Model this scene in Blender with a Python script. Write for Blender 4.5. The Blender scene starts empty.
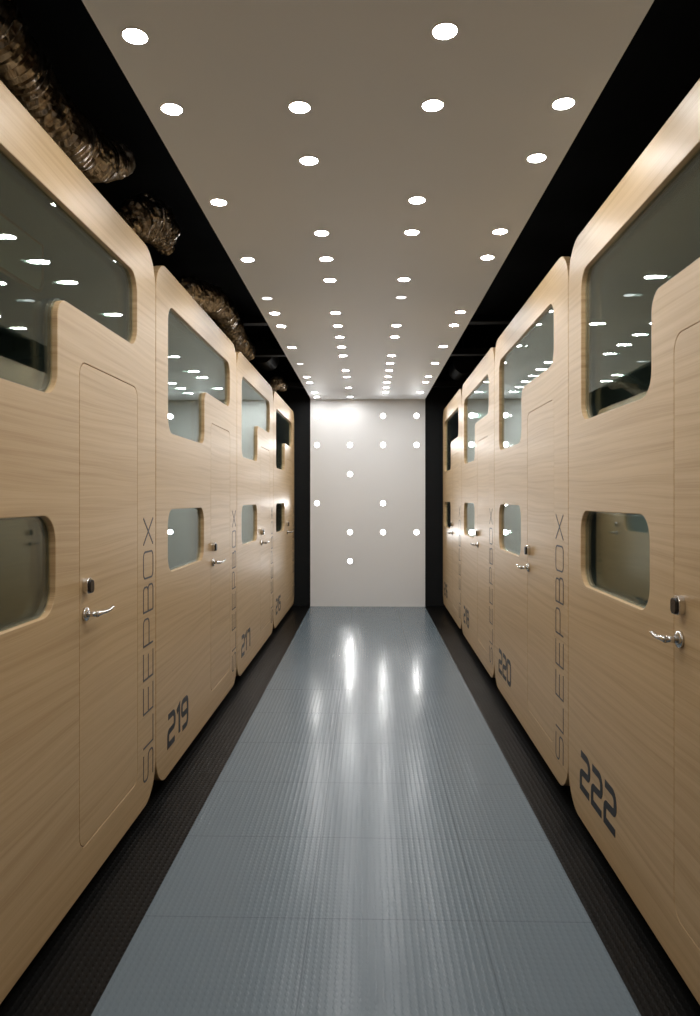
import bpy, bmesh, math, random
from mathutils import Vector, Matrix, noise
R = math.radians
sc = bpy.context.scene
COL = sc.collection
random.seed(7)

# ------------------------------------------------------------------ camera, world, exposure
EYE = 1.50
cd = bpy.data.cameras.new('camera'); cam = bpy.data.objects.new('camera', cd); COL.objects.link(cam)
cam.location = (0, 0, EYE)
cam.rotation_euler = (R(90), 0, R(1.442))
cd.shift_y = -9.5 / 1016
cd.sensor_width = 36; cd.sensor_fit = 'AUTO'; cd.lens = 715 / 1016 * 36
cd.clip_start = 0.02; cd.clip_end = 100
sc.camera = cam
w = bpy.data.worlds.new('world'); sc.world = w; w.use_nodes = True
w.node_tree.nodes['Background'].inputs[0].default_value = (0.02, 0.02, 0.022, 1)
w.node_tree.nodes['Background'].inputs[1].default_value = 0.3
sc.view_settings.view_transform = 'Standard'
sc.view_settings.look = 'None'
sc.view_settings.gamma = 1
sc.view_settings.use_curve_mapping = False
sc.view_settings.exposure = 0.78
LAMP = 100.0          # emission of a ceiling downlight
WALL_LAMP = 9.0     # emission of a light in the end wall
WALL_BEAM = 4.0       # watts of the beam of each end wall light

# ------------------------------------------------------------------ materials
def mat(name):
    m = bpy.data.materials.new(name); m.use_nodes = True
    nt = m.node_tree; b = nt.nodes['Principled BSDF']
    return m, nt, b
def N(nt, t, **kw):
    n = nt.nodes.new(t)
    for k, v in kw.items():
        if k.startswith('i_'): n.inputs[k[2:].replace('_', ' ')].default_value = v
        else: setattr(n, k, v)
    return n
def simple(name, col, rough=.5, metal=0, spec=.5):
    m, nt, b = mat(name)
    b.inputs['Base Color'].default_value = (*col, 1)
    b.inputs['Roughness'].default_value = rough
    b.inputs['Metallic'].default_value = metal
    b.inputs['Specular IOR Level'].default_value = spec
    n = N(nt, 'ShaderNodeTexNoise'); n.inputs['Scale'].default_value = 60
    mp = N(nt, 'ShaderNodeMapRange'); mp.inputs['To Min'].default_value = max(0, rough - .04); mp.inputs['To Max'].default_value = min(1, rough + .04)
    nt.links.new(n.outputs['Fac'], mp.inputs['Value']); nt.links.new(mp.outputs[0], b.inputs['Roughness'])
    return m

def wood_mat(name, c1, c2, c3, rough=.36):
    m, nt, b = mat(name); L = nt.links.new
    tc = N(nt, 'ShaderNodeTexCoord'); oi = N(nt, 'ShaderNodeObjectInfo')
    mul = N(nt, 'ShaderNodeMath', operation='MULTIPLY'); mul.inputs[1].default_value = 37.0
    L(oi.outputs['Random'], mul.inputs[0])
    cx = N(nt, 'ShaderNodeCombineXYZ'); L(mul.outputs[0], cx.inputs[0]); L(mul.outputs[0], cx.inputs[2])
    add = N(nt, 'ShaderNodeVectorMath', operation='ADD'); L(tc.outputs['Object'], add.inputs[0]); L(cx.outputs[0], add.inputs[1])
    # slow warp -> cathedral figure
    wmap = N(nt, 'ShaderNodeMapping'); wmap.inputs['Scale'].default_value = (.5, 1, 3.0); L(add.outputs[0], wmap.inputs[0])
    warp = N(nt, 'ShaderNodeTexNoise'); warp.inputs['Scale'].default_value = 1.2; warp.inputs['Detail'].default_value = 1.5; L(wmap.outputs[0], warp.inputs['Vector'])
    sub = N(nt, 'ShaderNodeMath', operation='MULTIPLY'); sub.inputs[1].default_value = .12; L(warp.outputs['Fac'], sub.inputs[0])
    cz = N(nt, 'ShaderNodeCombineXYZ'); L(sub.outputs[0], cz.inputs[2])
    add2 = N(nt, 'ShaderNodeVectorMath', operation='ADD'); L(add.outputs[0], add2.inputs[0]); L(cz.outputs[0], add2.inputs[1])
    m1 = N(nt, 'ShaderNodeMapping'); m1.inputs['Scale'].default_value = (.38, 1, 30); L(add2.outputs[0], m1.inputs[0])
    n1 = N(nt, 'ShaderNodeTexNoise'); n1.inputs['Scale'].default_value = 1.6; n1.inputs['Detail'].default_value = 3; L(m1.outputs[0], n1.inputs['Vector'])
    m2 = N(nt, 'ShaderNodeMapping'); m2.inputs['Scale'].default_value = (1.6, 1, 210); L(add2.outputs[0], m2.inputs[0])
    n2 = N(nt, 'ShaderNodeTexNoise'); n2.inputs['Scale'].default_value = 1.5; n2.inputs['Detail'].default_value = 2; L(m2.outputs[0], n2.inputs['Vector'])
    mx = N(nt, 'ShaderNodeMath', operation='MULTIPLY_ADD'); mx.inputs[1].default_value = .35; L(n2.outputs['Fac'], mx.inputs[0])
    s2 = N(nt, 'ShaderNodeMath', operation='MULTIPLY'); s2.inputs[1].default_value = .68; L(n1.outputs['Fac'], s2.inputs[0]); L(s2.outputs[0], mx.inputs[2])
    cr = N(nt, 'ShaderNodeValToRGB'); e = cr.color_ramp.elements
    e[0].position = .36; e[0].color = (*c1, 1); e[1].position = .64; e[1].color = (*c3, 1)
    k = e.new(.50); k.color = (*c2, 1)
    L(mx.outputs[0], cr.inputs[0]); L(cr.outputs[0], b.inputs['Base Color'])
    bp = N(nt, 'ShaderNodeBump'); bp.inputs['Strength'].default_value = .06; bp.inputs['Distance'].default_value = .002
    L(n2.outputs['Fac'], bp.inputs['Height']); L(bp.outputs[0], b.inputs['Normal'])
    b.inputs['Roughness'].default_value = rough
    b.inputs['Specular IOR Level'].default_value = .5
    return m

OAK = wood_mat('oak_veneer', (.41, .27, .130), (.48, .332, .172), (.53, .375, .203), .42)
PLY = wood_mat('birch_ply_edge', (.42, .26, .12), (.55, .36, .18), (.62, .43, .24), .45)
WHITE = simple('white_laminate', (.84, .87, .91), .6, 0, .3)
WHITE_WALL = simple('white_wall_laminate', (.79, .79, .79), .65, 0, .25)
BLACK = simple('matt_black_paint', (.006, .007, .008), .75, 0, .25)
BLACK_BEAM = simple('black_painted_steel', (.007, .0075, .008), .5)
DARK_IN = simple('dark_pod_interior', (.22, .24, .225), .6)
GASKET = simple('dark_green_grey_gasket', (.045, .055, .05), .35)
CHROME = simple('satin_chrome', (.66, .65, .63), .2, 1)
LOCKBLK = simple('gloss_black_plastic', (.012, .013, .015), .16)
INK = simple('charcoal_vinyl', (.009, .010, .014), .45)
RING = simple('white_lamp_ring', (.8, .8, .78), .35)

def foil_mat():
    m, nt, b = mat('crumpled_foil'); L = nt.links.new
    b.inputs['Metallic'].default_value = 1; b.inputs['Roughness'].default_value = .32
    tc = N(nt, 'ShaderNodeTexCoord')
    n = N(nt, 'ShaderNodeTexVoronoi'); n.inputs['Scale'].default_value = 22; L(tc.outputs['Object'], n.inputs['Vector'])
    n2 = N(nt, 'ShaderNodeTexNoise'); n2.inputs['Scale'].default_value = 26; n2.inputs['Detail'].default_value = 5; L(tc.outputs['Object'], n2.inputs['Vector'])
    a = N(nt, 'ShaderNodeMath', operation='ADD'); L(n.outputs['Distance'], a.inputs[0]); L(n2.outputs['Fac'], a.inputs[1])
    bp = N(nt, 'ShaderNodeBump'); bp.inputs['Strength'].default_value = .5; bp.inputs['Distance'].default_value = .012
    L(a.outputs[0], bp.inputs['Height']); L(bp.outputs[0], b.inputs['Normal'])
    cr = N(nt, 'ShaderNodeValToRGB'); e = cr.color_ramp.elements
    e[0].position = .3; e[0].color = (.50, .42, .33, 1); e[1].position = .7; e[1].color = (.92, .88, .82, 1)
    L(n2.outputs['Fac'], cr.inputs[0]); L(cr.outputs[0], b.inputs['Base Color'])
    return m
FOIL = foil_mat()

def rubber_mat(name, col, seam, rough, amp, spec):
    """studded rubber: rows of small round studs every 24 mm, sheet joints"""
    m, nt, b = mat(name); L = nt.links.new
    geo = N(nt, 'ShaderNodeNewGeometry'); sp = N(nt, 'ShaderNodeSeparateXYZ'); L(geo.outputs['Position'], sp.inputs[0])
    def M(op, a, bb=None, c=None):
        n = N(nt, 'ShaderNodeMath', operation=op)
        for i, v in enumerate((a, bb, c)):
            if v is None: continue
            if isinstance(v, (int, float)): n.inputs[i].default_value = v
            else: L(v, n.inputs[i])
        return n.outputs[0]
    sx = M('COSINE', M('MULTIPLY', sp.outputs[0], 2 * math.pi / .0245))
    sy = M('COSINE', M('MULTIPLY', sp.outputs[1], 2 * math.pi / .026))
    h = M('ADD', M('MULTIPLY', sx, .62), M('MULTIPLY', sy, .38))
    stud = N(nt, 'ShaderNodeMapRange', interpolation_type='SMOOTHSTEP'); L(h, stud.inputs['Value'])
    stud.inputs['From Min'].default_value = -.05; stud.inputs['From Max'].default_value = .75
    # joints
    fy = M('ABSOLUTE', M('SUBTRACT', M('FRACT', M('DIVIDE', M('SUBTRACT', sp.outputs[1], .11 - .305), .61)), .5))
    jy = M('LESS_THAN', fy, .004)
    fx = M('ABSOLUTE', M('SUBTRACT', M('FRACT', M('DIVIDE', M('SUBTRACT', sp.outputs[0], -.21 - .305), .61)), .5))
    jx = M('LESS_THAN', fx, .004)
    j = M('MULTIPLY', M('MAXIMUM', jy, jx), seam)
    hh = M('SUBTRACT', stud.outputs[0], j)
    bp = N(nt, 'ShaderNodeBump'); bp.inputs['Strength'].default_value = amp; bp.inputs['Distance'].default_value = .0014
    L(hh, bp.inputs['Height']); L(bp.outputs[0], b.inputs['Normal'])
    n = N(nt, 'ShaderNodeTexNoise'); n.inputs['Scale'].default_value = 1.7; n.inputs['Detail'].default_value = 5
    mm = N(nt, 'ShaderNodeMapping'); mm.inputs['Scale'].default_value = (2.5, .6, 1); L(geo.outputs['Position'], mm.inputs[0]); L(mm.outputs[0], n.inputs['Vector'])
    mix = N(nt, 'ShaderNodeMix', data_type='RGBA'); mix.inputs['A'].default_value = (*[c * .93 for c in col], 1); mix.inputs['B'].default_value = (*[min(1, c * 1.07) for c in col], 1)
    L(n.outputs['Fac'], mix.inputs['Factor'])
    mj = N(nt, 'ShaderNodeMix', data_type='RGBA'); mj.inputs['B'].default_value = (*[c * .6 for c in col], 1)
    L(mix.outputs['Result'], mj.inputs['A']); L(M('MULTIPLY', j, .6), mj.inputs['Factor'])
    L(mj.outputs['Result'], b.inputs['Base Color'])
    rr = N(nt, 'ShaderNodeMapRange'); rr.inputs['To Min'].default_value = rough - .07; rr.inputs['To Max'].default_value = rough + .07
    L(n.outputs['Fac'], rr.inputs['Value']); L(rr.outputs[0], b.inputs['Roughness'])
    b.inputs['Specular IOR Level'].default_value = spec
    return m
GREY_RUBBER = rubber_mat('grey_studded_rubber', (.135, .172, .200), 1.0, .19, .40, .16)
BLACK_RUBBER = rubber_mat('black_studded_rubber', (.0042, .004, .0037), 0.0, .36, .46, .10)

def glass_mat():
    m = bpy.data.materials.new('window_glass'); m.use_nodes = True; nt = m.node_tree; nt.nodes.clear(); L = nt.links.new
    o = N(nt, 'ShaderNodeOutputMaterial'); mx = N(nt, 'ShaderNodeMixShader')
    t = N(nt, 'ShaderNodeBsdfTransparent'); t.inputs[0].default_value = (.92, .95, .93, 1)
    g = N(nt, 'ShaderNodeBsdfGlossy'); g.inputs['Roughness'].default_value = .012; g.inputs['Color'].default_value = (.90, .98, .97, 1)
    geo = N(nt, 'ShaderNodeNewGeometry'); dt = N(nt, 'ShaderNodeVectorMath', operation='DOT_PRODUCT')
    L(geo.outputs['Normal'], dt.inputs[0]); L(geo.outputs['Incoming'], dt.inputs[1])
    ab = N(nt, 'ShaderNodeMath', operation='ABSOLUTE'); L(dt.outputs['Value'], ab.inputs[0])
    om = N(nt, 'ShaderNodeMath', operation='SUBTRACT'); om.inputs[0].default_value = 1; L(ab.outputs[0], om.inputs[1])
    pw = N(nt, 'ShaderNodeMath', operation='POWER'); pw.inputs[1].default_value = 5; L(om.outputs[0], pw.inputs[0])
    f = N(nt, 'ShaderNodeMath', operation='MULTIPLY_ADD'); f.inputs[1].default_value = .93; f.inputs[2].default_value = .07; L(pw.outputs[0], f.inputs[0])
    L(f.outputs[0], mx.inputs[0]); L(t.outputs[0], mx.inputs[1]); L(g.outputs[0], mx.inputs[2]); L(mx.outputs[0], o.inputs[0])
    return m
GLASS = glass_mat()

def emit(name, s, col=(1, .99, .98)):
    m = bpy.data.materials.new(name); m.use_nodes = True; nt = m.node_tree; nt.nodes.clear()
    o = N(nt, 'ShaderNodeOutputMaterial'); e = N(nt, 'ShaderNodeEmission'); e.inputs[0].default_value = (*col, 1); e.inputs[1].default_value = s
    nt.links.new(e.outputs[0], o.inputs[0]); return m
LIT = emit('lamp_diffuser_lit', LAMP)
LIT_DIM = emit('lamp_diffuser_dim', 1.3)
LIT_WALL = emit('wall_lamp_diffuser_lit', WALL_LAMP)

# ------------------------------------------------------------------ helpers
def link(name, me, parent=None, mats=()):
    o = bpy.data.objects.new(name, me); COL.objects.link(o)
    if parent is not None: o.parent = parent
    for m in mats:
        if me.materials.find(m.name) < 0: me.materials.append(m)
    return o
def tag(o, label=None, cat=None, group=None, kind=None):
    if label: o['label'] = label
    if cat: o['category'] = cat
    if group: o['group'] = group
    if kind: o['kind'] = kind
    return o
def bm_mesh(bm, name, mats=(), smooth=False):
    bmesh.ops.recalc_face_normals(bm, faces=bm.faces)
    me = bpy.data.meshes.new(name); bm.to_mesh(me); bm.free()
    for m in mats: me.materials.append(m)
    if smooth:
        for p in me.polygons: p.use_smooth = True
    return me
def box(bm, x0, x1, y0, y1, z0, z1, bev=0):
    r = bmesh.ops.create_cube(bm, size=1)
    bmesh.ops.scale(bm, vec=(x1 - x0, y1 - y0, z1 - z0), verts=r['verts'])
    bmesh.ops.translate(bm, vec=((x0 + x1) / 2, (y0 + y1) / 2, (z0 + z1) / 2), verts=r['verts'])
    if bev:
        es = list({e for v in r['verts'] for e in v.link_edges})
        bmesh.ops.bevel(bm, geom=es, offset=bev, segments=2, affect='EDGES', profile=.5)
def box_mesh(name, b, mats, bev=0):
    bm = bmesh.new(); box(bm, *b, bev=bev); return bm_mesh(bm, name, mats)

def round_poly(pts, rads, seg=8, closed=True):
    """polygon / polyline with rounded corners"""
    n = len(pts); out = []
    if not hasattr(rads, '__len__'): rads = [rads] * n
    for i in range(n):
        p = Vector(pts[i])
        if (not closed and i in (0, n - 1)) or rads[i] <= 0: out.append(p); continue
        a = Vector(pts[i - 1]) - p; c = Vector(pts[(i + 1) % n]) - p
        la, lc = a.length, c.length; a.normalize(); c.normalize()
        ang = a.angle(c)
        if abs(ang - math.pi) < 1e-3: out.append(p); continue
        d = min(rads[i] / math.tan(ang / 2), la * .499, lc * .499); r = d * math.tan(ang / 2)
        p0 = p + a * d; p1 = p + c * d; ctr = p + (a + c).normalized() * (r / math.sin(ang / 2))
        v0 = p0 - ctr; v1 = p1 - ctr; tot = v0.angle(v1); sg = 1 if (v0.x * v1.y - v0.y * v1.x) > 0 else -1
        for k in range(seg + 1):
            t = sg * tot * k / seg
            out.append(ctr + Vector((v0.x * math.cos(t) - v0.y * math.sin(t), v0.x * math.sin(t) + v0.y * math.cos(t))))
    return out
def rrect(x0, x1, z0, z1, r, seg=10):
    return round_poly([(x0, z0), (x1, z0), (x1, z1), (x0, z1)], r, seg)

def plate(name, outer, holes, y0, y1, mats, bev=.0, edge_slot=None):
    """flat plate in the XZ plane with holes, from depth y0 to y1"""
    cu = bpy.data.curves.new('tmp', 'CURVE'); cu.dimensions = '2D'; cu.fill_mode = 'BOTH'
    cu.extrude = (y1 - y0) / 2 - bev; cu.bevel_depth = bev; cu.bevel_resolution = 1; cu.offset = -bev
    for loop in [outer] + list(holes):
        sp = cu.splines.new('POLY'); sp.points.add(len(loop) - 1); sp.use_cyclic_u = True
        for q, p in zip(sp.points, loop): q.co = (p[0], p[1], 0, 1)
    o = bpy.data.objects.new('tmp', cu); COL.objects.link(o)
    dg = bpy.context.evaluated_depsgraph_get()
    me = bpy.data.meshes.new_from_object(o.evaluated_get(dg)); me.name = name
    bpy.data.objects.remove(o); bpy.data.curves.remove(cu)
    # (x, y, z) -> (x, depth, y)
    for v in me.vertices:
        x, y, z = v.co; v.co = (x, (y0 + y1) / 2 - z, y)
    bm = bmesh.new(); bm.from_mesh(me); bmesh.ops.remove_doubles(bm, verts=bm.verts, dist=1e-5)
    bmesh.ops.recalc_face_normals(bm, faces=bm.faces); bm.to_mesh(me); bm.free()
    me.materials.clear()
    for m in mats: me.materials.append(m)
    for p in me.polygons:
        p.use_smooth = False
        p.material_index = edge_slot if (edge_slot is not None and abs(p.normal.y) < .5) else 0
    return me

def ribbon(bm, pts, wd, y0, y1, closed=False):
    pts = [Vector(p) for p in pts]; n = len(pts); Lf = []; Rt = []
    for i in range(n):
        if closed or 0 < i < n - 1:
            a = (pts[i] - pts[i - 1]).normalized(); c = (pts[(i + 1) % n] - pts[i]).normalized()
            t = (a + c).normalized(); s = 1 / max(.35, t.dot(c))
        else:
            t = (pts[1] - pts[0]).normalized() if i == 0 else (pts[-1] - pts[-2]).normalized(); s = 1
        nn = Vector((-t.y, t.x)) * (wd / 2 * s)
        Lf.append(pts[i] + nn); Rt.append(pts[i] - nn)
    def V(p, y): return bm.verts.new((p.x, y, p.y))
    A = [(V(l, y0), V(r, y0), V(r, y1), V(l, y1)) for l, r in zip(Lf, Rt)]
    m = n if closed else n - 1
    for i in range(m):
        a, c = A[i], A[(i + 1) % n]
        for k in range(4): bm.faces.new((a[k], a[(k + 1) % 4], c[(k + 1) % 4], c[k]))
    if not closed: bm.faces.new(A[0]); bm.faces.new(A[-1][::-1])

def tube(bm, path, rad, seg=14, squash=None, cap=True):
    """tube along 3D points, rad scalar or list"""
    pts = [Vector(p) for p in path]; n = len(pts); rings = []
    if not hasattr(rad, '__len__'): rad = [rad] * n
    up = Vector((0, 0, 1)); prev = None
    for i, p in enumerate(pts):
        t = (pts[min(i + 1, n - 1)] - pts[max(i - 1, 0)]).normalized()
        if prev is None:
            ref = up if abs(t.dot(up)) < .9 else Vector((1, 0, 0))
            u = t.cross(ref).normalized()
        else:
            u = (prev - t * prev.dot(t)).normalized()
        prev = u; v = t.cross(u)
        s = squash[i] if squash else 1
        rings.append([bm.verts.new(p + (u * math.cos(a) + v * math.sin(a) * s) * rad[i]) for a in (2 * math.pi * k / seg for k in range(seg))])
    for a, c in zip(rings, rings[1:]):
        for k in range(seg): bm.faces.new((a[k], a[(k + 1) % seg], c[(k + 1) % seg], c[k]))
    if cap: bm.faces.new(rings[0][::-1]); bm.faces.new(rings[-1])
    return rings
def catmull(pts, sub):
    P = [Vector(p) for p in pts]; P = [2 * P[0] - P[1]] + P + [2 * P[-1] - P[-2]]; out = []
    for i in range(1, len(P) - 2):
        for k in range(sub):
            t = k / sub; a, b, c, d = P[i - 1:i + 3]
            out.append(.5 * ((2 * b) + (c - a) * t + (2 * a - 5 * b + 4 * c - d) * t * t + (3 * b - a - 3 * c + d) * t ** 3))
    out.append(P[-2]); return out

# ------------------------------------------------------------------ the setting
PX0, PX1 = -.803, .792       # runner / white panels
CZ = EYE + 1.375             # ceiling panel
YB = 9.93                    # end wall
YN = -3.2
def struct(name, b, m, bev=0):
    o = link(name, box_mesh(name, b, [m], bev)); o['kind'] = 'structure'; return o
struct('floor', (-2.9, 2.9, YN, YB + .1, -.12, -.004), BLACK_RUBBER)
r_ = struct('floor_runner', (PX0, PX1, YN, YB, -.0039, 0.0), GREY_RUBBER)
del r_['kind']; tag(r_, 'long grey studded rubber runner down the middle of the corridor floor', 'floor covering')
struct('ceiling', (-.79, .79, YN, YB, CZ, CZ + .05), WHITE)
struct('wall_back', (PX0, PX1, YB, YB + .04, 0, CZ + .05), WHITE_WALL)
struct('wall_rear', (-2.9, 2.9, YB + .045, YB + .12, 0, 3.75), BLACK)
struct('wall_left', (-2.95, -2.9, YN, YB + .12, -.12, 3.75), BLACK)
struct('wall_right', (2.9, 2.95, YN, YB + .12, -.12, 3.75), BLACK)
struct('wall_near_bounce', (-2.9, 2.9, YN - .05, YN, -.12, 3.75), WHITE_WALL)  # unseen closing wall, kept white to bounce light into the near end
struct('wall_left_bounce', (-1.10, -1.052, YN, 1.365, .05, 2.69), OAK)  # added oak wall behind the camera, bounces light into the foreground
struct('wall_right_bounce', (.942, .99, YN, 1.305, .05, 2.69), OAK)  # same added bounce wall on the right, out of view
struct('ceiling_upper', (-2.95, 2.95, YN - .05, YB + .12, 3.75, 3.8), BLACK)
# black bulkhead above the end wall and thin beams in the void over the pods
for i, (sd, y, z) in enumerate([(s, y, z) for s in (-1, 1) for (y, z) in ((9.80, 3.03), (8.2, 3.15), (6.9, 3.2))]):
    x0, x1 = (-2.9, -.80) if sd < 0 else (.80, 2.9)
    o = link('ceiling_beam', box_mesh('ceiling_beam', (x0, x1, y, y + .12, z, z + .07), [BLACK_BEAM], .004))
    tag(o, 'black beam crossing the dark void above the %s pods, %s' % ('left' if sd < 0 else 'right', ['against the end wall', 'second from the end wall', 'third from the end wall'][i % 3]), 'beam', 'black beams over the pods')

# ------------------------------------------------------------------ pod meshes (local: x along the front, y into the pod, z up)
W, H, G = 2.134, 2.64, .003
DEP, TH = 1.45, .036
WU = round_poly([(.212, 1.79), (1.03, 1.79), (1.03, 2.13), (1.855, 2.13), (1.855, 2.46), (.212, 2.46)], [.085, .085, .07, .085, .085, .085], 10)
WL = rrect(.208, 1.015, 1.057, 1.388, .088)
DR0 = (1.213, 1.862, .158, 1.947)
me_panel = plate('front_panel', rrect(0, W, 0, H, .17, 16), [WU, WL, rrect(*DR0, .055)], 0, TH, [OAK, PLY], .0025, 1)
me_door = plate('door', rrect(DR0[0] + .0035, DR0[1] - .001, DR0[2] + .003, DR0[3] - .003, .052), [], .0005, TH, [OAK, PLY], .001, 1)
me_doorR = plate('door', rrect(DR0[0] + .0012, DR0[1] - .001, DR0[2] + .001, DR0[3] - .0015, .053), [], .0005, TH, [OAK, PLY], .001, 1)
me_doorstop = plate('door_stop', rrect(DR0[0] - .03, DR0[1] + .03, DR0[2] - .03, DR0[3] + .03, .06), [], TH + .001, TH + .02, [DARK_IN])
def grow(loop, d):
    n = len(loop); out = []
    for i in range(n):
        a = Vector(loop[i]) - Vector(loop[i - 1]); c = Vector(loop[(i + 1) % n]) - Vector(loop[i])
        if a.length < 1e-7: a = c
        if c.length < 1e-7: c = a
        t = (a.normalized() + c.normalized()).normalized(); out.append(Vector(loop[i]) + Vector((t.y, -t.x)) * d)
    return out
def panes(name, loop):
    bm = bmesh.new()
    for y0, g in ((.018, grow(loop, -.0006)), (.042, grow(loop, .012))):
        me = plate('t', g, [], y0, y0 + .005, [GLASS]); bm.from_mesh(me); bpy.data.meshes.remove(me)
    return bm_mesh(bm, name, [GLASS])
me_gu = panes('upper_window', WU); me_gl = panes('lower_window', WL)
me_fu = plate('window_gasket', grow(WU, -.0005), [grow(WU, -.008)], .0235, .0410, [GASKET])
me_fl = plate('window_gasket', grow(WL, -.0005), [grow(WL, -.008)], .0235, .0410, [GASKET])
def shell_mesh():
    o = rrect(.002, W - .002, .002, H - .002, .168, 16); i = rrect(.03, W - .03, .03, H - .03, .14, 16)
    me = plate('shell', o, [i], TH, DEP, [OAK, DARK_IN])
    for p in me.polygons:
        c = p.center
        if abs(p.normal.y) < .5:
            # inward facing ring = interior
            d = min(c.x, W - c.x, c.z, H - c.z)
            p.material_index = 1 if (p.normal.x * (c.x - W / 2) + p.normal.z * (c.z - H / 2)) < 0 else 0
    bm = bmesh.new(); bm.from_mesh(me)
    b = plate('t', o, [], DEP, DEP + .02, [OAK]); 
    for p in b.polygons: p.material_index = 1
    bm.from_mesh(b); bpy.data.meshes.remove(b); bm.to_mesh(me); bm.free(); return me
me_shell = shell_mesh()
me_plinth = box_mesh('plinth', (.12, W - .12, .10, DEP - .1, -.0595, .001), [BLACK])

# interior bunks, dim behind the glass
def bunk_mesh():
    bm = bmesh.new()
    box(bm, .04, W - .04, .75, DEP - .01, .38, .50, .02); box(bm, .04, W - .04, .75, DEP - .01, 1.45, 1.57, .02)
    return bm_mesh(bm, 'bunk', [DARK_IN])
me_bunk = bunk_mesh()

def lock_mesh(flip):
    bm = bmesh.new()
    for k, (w0, h0, ya, yb, r) in enumerate([(.023, .029, -.020, .001, .019)]):
        me = plate('t', rrect(-w0, w0, -h0, h0, r), [], ya, yb, [CHROME], .002); bm.from_mesh(me); bpy.data.meshes.remove(me)
    return bm_mesh(bm, 'card_lock', [CHROME])
def lock_face():
    return plate('lock_cover', rrect(-.020, .020, -.026, .022, .014), [], -.029, -.0192, [LOCKBLK], .003)
me_lock = lock_mesh(0); me_lockf = lock_face()
def handle_mesh(ext, sg):
    bm = bmesh.new()
    tube(bm, [(0, .001, 0), (0, -.006, 0), (0, -.010, 0), (0, -.011, 0)], [.026, .026, .024, .012], 24)
    tube(bm, [(0, -.008, 0), (0, -.030, 0), (0, -.045, 0)], [.012, .0095, .0095], 16)
    e = ext
    p = catmull([(-.006 * sg, -.047, 0), (.012 * sg, -.049, .001), (e * .35 * sg, -.050, .000), (e * .65 * sg, -.050, -.002), (e * .85 * sg, -.053, .002), (e * sg, -.056, .008)], 5)
    n = len(p); tube(bm, p, [(.0105 if i < n * .3 else .0105 - .003 * (i / n)) for i in range(n)], 12, [1 - .45 * i / n for i in range(n)])
    return bm_mesh(bm, 'door_handle', [CHROME], True)
me_hL = handle_mesh(.135, 1); me_hR = handle_mesh(.078, -1)

# ---- lettering
def glyphs(ch):
    """strokes in a box 1 wide, 1 high: list of (points, radius, closed)"""
    r = .16
    return {
     'S': [([(1, .98), (.0, 1), (.0, .52), (1, .5), (1, 0), (0, .02)], .20, False)],
     'L': [([(0, 1), (0, 0), (1, 0)], .0, False)],
     'E': [([(1, 1), (0, 1), (0, 0), (1, 0)], .0, False), ([(0, .5), (.92, .5)], 0, False)],
     'P': [([(0, 0), (0, 1), (1, 1), (1, .42), (0, .42)], [0, 0, .2, .2, 0], False)],
     'B': [([(0, 0), (0, 1), (.94, 1), (.94, .52), (0, .52)], [0, 0, .18, .18, 0], False), ([(0, .52), (1, .52), (1, 0), (0, 0)], [0, .2, .2, 0], False)],
     'O': [([(0, 0), (1, 0), (1, 1), (0, 1)], .22, True)],
     'X': [([(0, 0), (1, 1)], 0, False), ([(0, 1), (1, 0)], 0, False)],
     '2': [([(.02, 1), (1, 1), (1, .50), (.0, .46), (0, 0), (1, 0)], [0, .3, .2, .2, 0, 0], False)],
     '1': [([(.0, .86), (.42, 1), (.42, 0)], [0, 0, 0], False)],
     '9': [([(1, .5), (0, .5), (0, 1), (1, 1), (1, .0), (.1, 0)], [0, .2, .25, .25, .3, 0], False)],
     '0': [([(0, 0), (1, 0), (1, 1), (0, 1)], .25, True)],
     '7': [([(0, 1), (1, 1), (1, 0)], [0, .1, 0], False)],
     '5': [([(1, 1), (0, 1), (0, .54), (1, .5), (1, 0), (0, 0)], [0, 0, .1, .2, .3, 0], False)],
     '8': [([(0, 0), (1, 0), (1, 1), (0, 1)], .25, True), ([(0, .5), (1, .5)], 0, False)],
     '6': [([(.95, 1), (0, 1), (0, 0), (1, 0), (1, .52), (0, .52)], [0, .3, .25, .25, .2, 0], False)],
    }[ch]
INK_THIN = simple('grey_vinyl', (.045, .045, .055), .5)
def text_mesh(name, s, cw, chh, pitch, wd, place):
    bm = bmesh.new(); widths = []
    for i, c in enumerate(s):
        x0 = pitch * i if not isinstance(pitch, (list, tuple)) else pitch[i]
        for j, (pts, rad, cl) in enumerate(glyphs(c)):
            q = [(x0 + p[0] * cw, p[1] * chh) for p in pts]
            rr = [a * min(cw, chh) for a in rad] if hasattr(rad, '__len__') else rad * min(cw, chh)
            if rr: q = round_poly(q, rr, 5, cl)
            q = [place(*p) for p in q]
            ribbon(bm, q, wd, -.0012 - .00012 * j, .0005, cl)
    return bm_mesh(bm, name, [INK_THIN if name == 'lettering' else INK])
def sleep_mesh(base):
    # reads upwards: text x -> z, text y -> -x
    return text_mesh('lettering', 'SLEEPBOX', .124, .145, .1585, .0085, lambda x, y: (base - .004 - y, .118 + x))
me_sL = sleep_mesh(2.094); me_sR = sleep_mesh(2.052)
def num_mesh(s):
    wdt = .125; x = []; cur = .21
    for c in s:
        x.append(cur); cur += .105 if c == '1' else .168
    return text_mesh('number_marking', s, wdt,   .148, x, .031, lambda a, b: (a, .152 + b))

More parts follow.
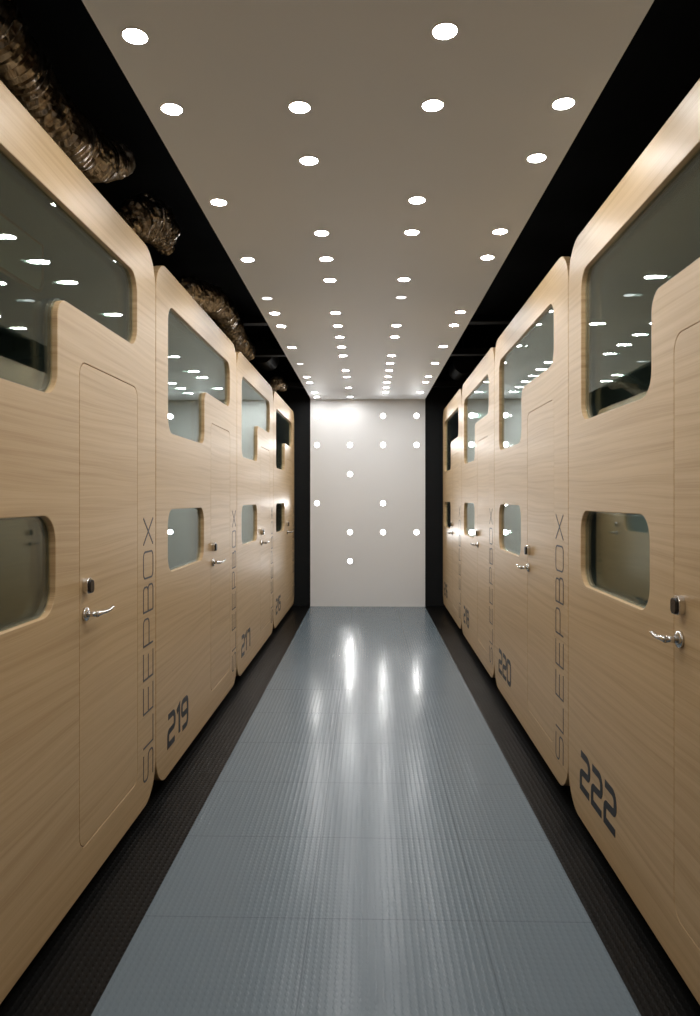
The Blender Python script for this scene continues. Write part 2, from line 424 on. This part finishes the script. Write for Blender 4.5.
TEAL = simple('pale_grey_green_lining', (.74, .86, .84), .5)
me_board = plate('interior_board', round_poly([(.06, 2.37), (1.87, 2.37), (1.87, 2.60), (.06, 2.60)], [0, .07, .0, 0], 8), [], .44, .452, [TEAL, PLY], .001, 1)
me_bedge = plate('board_edging', grow(round_poly([(.06, 2.37), (1.87, 2.37), (1.87, 2.60), (.06, 2.60)], [0, .07, 0, 0], 8), .001), [grow(round_poly([(.06, 2.37), (1.87, 2.37), (1.87, 2.60), (.06, 2.60)], [0, .07, 0, 0], 8), -.012)], .436, .4398, [PLY])
def pod(side, Y0, Y1, num, label):
    nm = 'sleeping_pod'
    e = bpy.data.objects.new(nm, None); COL.objects.link(e); e.empty_display_size = .2
    if side == 'L':
        e.location = (-(1.055 - .003 * Y0), Y0 + G, .055); e.rotation_euler = (0, 0, R(90) - .003)
    else:
        e.location = (.920 + .0112 * Y1, Y1 - G, .057 if num == '222' else .068); e.rotation_euler = (0, 0, R(-90) - .0112)
    tag(e, label, 'sleeping pod', 'oak sleeping pods along the %s side' % ('left' if side == 'L' else 'right'))
    link('shell', me_shell, e); link('front_panel', me_panel, e); link('plinth', me_plinth, e); link('bunk', me_bunk, e)
    d = link('door', me_door if side == 'L' else me_doorR, e); link('door_stop', me_doorstop, d)
    u = link('upper_window', me_gu, e); link('window_gasket', me_fu, u)
    l = link('lower_window', me_gl, e); link('window_gasket', me_fl, l)
    h = link('door_handle', me_hL if side == 'L' else me_hR, d); h.location = (1.262, 0, 1.017)
    k = link('card_lock', me_lock, d); k.location = (1.262 + (0 if side == 'L' else .012), 0, 1.122)
    c = link('lock_cover', me_lockf, d); c.location = (1.262 + (0 if side == 'L' else .012), 0, 1.122); c['label'] = 'gloss black cover of the card lock'
    link('lettering', me_sL if side == 'L' else me_sR, e)
    if Y0 < 3 and side == 'L': link('board_edging', me_bedge, link('interior_board', me_board, e))
    if num: link('number_marking', num_mesh(num), e)
    return e
pod('L', 1.355, 3.497, None, 'nearest oak sleeping pod on the left, cut off by the left photo edge')
pod('L', 3.497, 5.64, '219', 'oak sleeping pod numbered 219 on the left, second from the camera')
pod('L', 5.64, 7.78, '217', 'oak sleeping pod numbered 217 on the left, third from the camera')
pod('L', 7.78, 9.90, '215', 'farthest oak sleeping pod on the left, numbered 215, beside the end wall')
pod('R', 1.31, 3.45, '222', 'nearest oak sleeping pod on the right, with large number 222 low on its front')
pod('R', 3.45, 5.59, '220', 'oak sleeping pod numbered 220 on the right, second from the camera')
pod('R', 5.59, 7.73, '218', 'oak sleeping pod numbered 218 on the right, third from the camera')
pod('R', 7.73, 9.87, '216', 'farthest oak sleeping pod on the right, numbered 216, beside the end wall')

# ------------------------------------------------------------------ lights
def disc(name, r, y, m, ring=None):
    bm = bmesh.new()
    if ring is None:
        v = [bm.verts.new((r * math.cos(a), r * math.sin(a), y)) for a in (2 * math.pi * k / 24 for k in range(24))]
        f = bm.faces.new(v[::-1])
        me = bpy.data.meshes.new(name); bm.to_mesh(me); bm.free(); me.materials.append(m); return me
    prof = [(ring, 0.0005), (ring, -.001), (ring - .0015, -.003), (r + .001, -.003), (r, -.0015), (r, .0)]
    rings = [[bm.verts.new((a * math.cos(t), a * math.sin(t), z)) for t in (2 * math.pi * k / 32 for k in range(32))] for a, z in prof]
    for a, c in zip(rings, rings[1:]):
        for k in range(32): bm.faces.new((a[k], a[(k + 1) % 32], c[(k + 1) % 32], c[k]))
    return bm_mesh(bm, name, [m], False)
me_ring = disc('trim_ring', .035, 0, RING, .040)
me_dif = disc('diffuser', .035, -.0022, LIT)
me_dim = disc('diffuser', .035, -.0022, LIT_DIM)
me_dwl = disc('diffuser', .035, -.0022, LIT_WALL)
CX = {'A': -.692, 'B': -.24, 'C': .226, 'D': .68}
CN = {'A': 'far left column', 'B': 'centre-left column', 'C': 'centre-right column', 'D': 'far right column'}
LI = {'A': [0, 1, 3, 5, 7, 8, 9, 11, 13, 15, 16, 18, 19],
      'B': [1, 2, 4, 5, 6, 8, 9, 10, 11, 12, 14, 15, 17, 19],
      'C': [0, 1, 3, 4, 6, 7, 9, 10, 12, 13, 14, 15, 16, 17, 18],
      'D': [1, 2, 4, 5, 8, 9, 11, 13, 15, 16, 18]}
DIM = {('A', 7), ('A', 13), ('C', 7)}
ORD = ['first', 'second', 'third', 'fourth', 'fifth', 'sixth', 'seventh', 'eighth', 'ninth', 'tenth', 'eleventh', 'twelfth', 'thirteenth', 'fourteenth', 'fifteenth']
for c, ks in LI.items():
    for i, k in enumerate(ks):
        e = bpy.data.objects.new('downlight', None); COL.objects.link(e); e.empty_display_size = .05
        e.location = (CX[c], 2.108 + .3975 * k, CZ)
        dim = (c, k) in DIM
        tag(e, '%s round downlight in the ceiling, %s from the camera in the %s' % ('faint' if dim else 'bright', ORD[i], CN[c]), 'ceiling light', 'downlights in the white ceiling')
        link('trim_ring', me_ring, e); link('diffuser', me_dim if dim else me_dif, e)
for c, k in (('B', -1), ('D', -1), ('A', -2), ('C', -3), ('B', -4), ('D', -4), ('A', -5), ('C', -6), ('B', -8), ('D', -8), ('A', -9), ('C', -10)):  # extra downlights out of view, added to lift the foreground brightness
    e = bpy.data.objects.new('downlight', None); COL.objects.link(e); e.empty_display_size = .05
    e.location = (CX[c], 2.108 + .3975 * k, CZ)
    tag(e, 'unseen round downlight added behind the camera to brighten the foreground', 'ceiling light', 'added fill downlights behind the camera')
    link('trim_ring', me_ring, e); link('diffuser', me_dif, e)
rowz = [1.146, .743, .338, -.066, -.468, -.870]
rown = ['top', 'second', 'third', 'fourth', 'fifth', 'bottom']
WX = {'A': -.71, 'B': -.25, 'C': .208, 'D': .672}
WL_ = ['ACD', 'ABCD', 'B', 'AC', 'BCD', 'B']
for r, cs in enumerate(WL_):
    for c in cs:
        e = bpy.data.objects.new('wall_light', None); COL.objects.link(e); e.empty_display_size = .05
        e.location = (WX[c], YB, EYE + rowz[r]); e.rotation_euler = (R(-90), 0, 0)
        tag(e, 'round lit spot in the white end wall, %s row, %s' % (rown[r], CN[c]), 'wall light', 'round lights in the end wall')
        link('trim_ring', me_ring, e); link('diffuser', me_dwl, e)
        ld = bpy.data.lights.new('lamp', 'SPOT'); ld.energy = WALL_BEAM; ld.color = (1, .99, .98); ld.spot_size = R(84); ld.spot_blend = 1; ld.shadow_soft_size = .03
        lo = bpy.data.objects.new('lamp', ld); COL.objects.link(lo); lo.parent = e; lo.location = (0, 0, -.034)

# ------------------------------------------------------------------ foil ducts over the left pods, dark ducts
def foil_duct(name, ctrl, rads, label, amp=.035, seed=0, pleat=.012, sub=16, seg=72):
    path = catmull(ctrl, sub); n = len(path); rr = []
    for i in range(n):
        t = i / (n - 1) * (len(rads) - 1); a = int(min(t, len(rads) - 2)); f = t - a
        rr.append(rads[a] * (1 - f) + rads[a + 1] * f)
    # pleats along the length
    fine = []; fr = []
    for i in range(n - 1):
        for k in range(3):
            f = k / 3; fine.append(path[i].lerp(path[i + 1], f)); fr.append(rr[i] * (1 - f) + rr[i + 1] * f)
    fine.append(path[-1]); fr.append(rr[-1])
    ln = 0; rad = []
    for i, p in enumerate(fine):
        if i: ln += (p - fine[i - 1]).length
        rad.append(fr[i] + pleat * math.sin(ln * 2 * math.pi / .034 + 1.5 * noise.noise(Vector((ln * 6, seed, 0)))))
    bm = bmesh.new(); tube(bm, fine, rad, seg)
    bm.normal_update()
    off = Vector((seed * 7.3, seed * 3.1, 0))
    for v in bm.verts:
        q = v.co * 9 + off
        d = noise.noise(q) * amp + abs(noise.noise(v.co * 24 + off)) * amp * .6 + noise.noise(v.co * 60 + off) * amp * .15
        v.co += v.normal * d
    o = link(name, bm_mesh(bm, name, [FOIL])); tag(o, label, 'duct', 'crinkled foil ducts above the left pods'); return o
def P(px, py, X):
    """a place at lateral X that lies on the sight line noted from the photo; returns world point"""
    d = abs(X) * 715 / abs(px - 368); return (X, d + math.sin(R(1.442)) * X, EYE + (498.5 - py) / 715 * d)
foil_duct('foil_duct', [(-1.36, 2.1, 3.26), (-1.34, 2.55, 3.17), (-1.33, 2.95, 3.10), (-1.33, 3.35, 3.13), (-1.31, 3.75, 3.28)], [.11, .10, .10, .11, .07],
          'long crinkled foil duct above the nearest left pod', .016, 1)
foil_duct('foil_duct', [(-1.60, 3.82, 2.79), (-1.46, 3.9, 2.93), (-1.34, 3.99, 3.05), (-1.30, 4.16, 3.14), (-1.27, 4.34, 3.14), (-1.26, 4.46, 3.07)], [.08, .08, .08, .12, .10, .04],
          'bulging foil duct end hanging above the joint between the first two left pods', .026, 2, .010, 9)
foil_duct('foil_duct', [(-1.55, 4.85, 2.78), (-1.36, 5.05, 2.97), (-1.32, 5.5, 3.07), (-1.30, 6.0, 3.16), (-1.27, 6.4, 3.14), (-1.26, 6.8, 3.05), (-1.22, 7.15, 2.97)], [.07, .08, .10, .10, .09, .09, .08],
          'pale crinkled foil duct above pod 219 and pod 217', .018, 3)
foil_duct('foil_duct', [(-1.42, 9.0, 2.79), (-1.30, 9.2, 2.90), (-1.2, 9.4, 3.03), (-1.13, 9.6, 3.00)], [.06, .07, .08, .05],
          'short crinkled foil duct end above the farthest left pod', .016, 4)
for sd, x, y0, z0, nm in ((-1, -1.30, 8.75, 3.30, 'left'), (1, 1.22, 9.1, 3.22, 'right')):
    bm = bmesh.new()
    n = 40; pts = [(x, y0 + .6 * i / (n - 1), z0) for i in range(n)]
    tube(bm, pts, [.13 + (.005 if i % 4 == 0 else 0) for i in range(n)], 40)
    o = link('ventilation_duct', bm_mesh(bm, 'ventilation_duct', [BLACK_BEAM]))
    for dy in (.12, .48):
        link('hanger', box_mesh('hanger', (x - .008, x + .008, y0 + dy, y0 + dy + .02, z0 + .1, 3.752), [BLACK_BEAM], .001), o)
    tag(o, 'round black duct in the dark void above the far %s pods' % nm, 'duct')
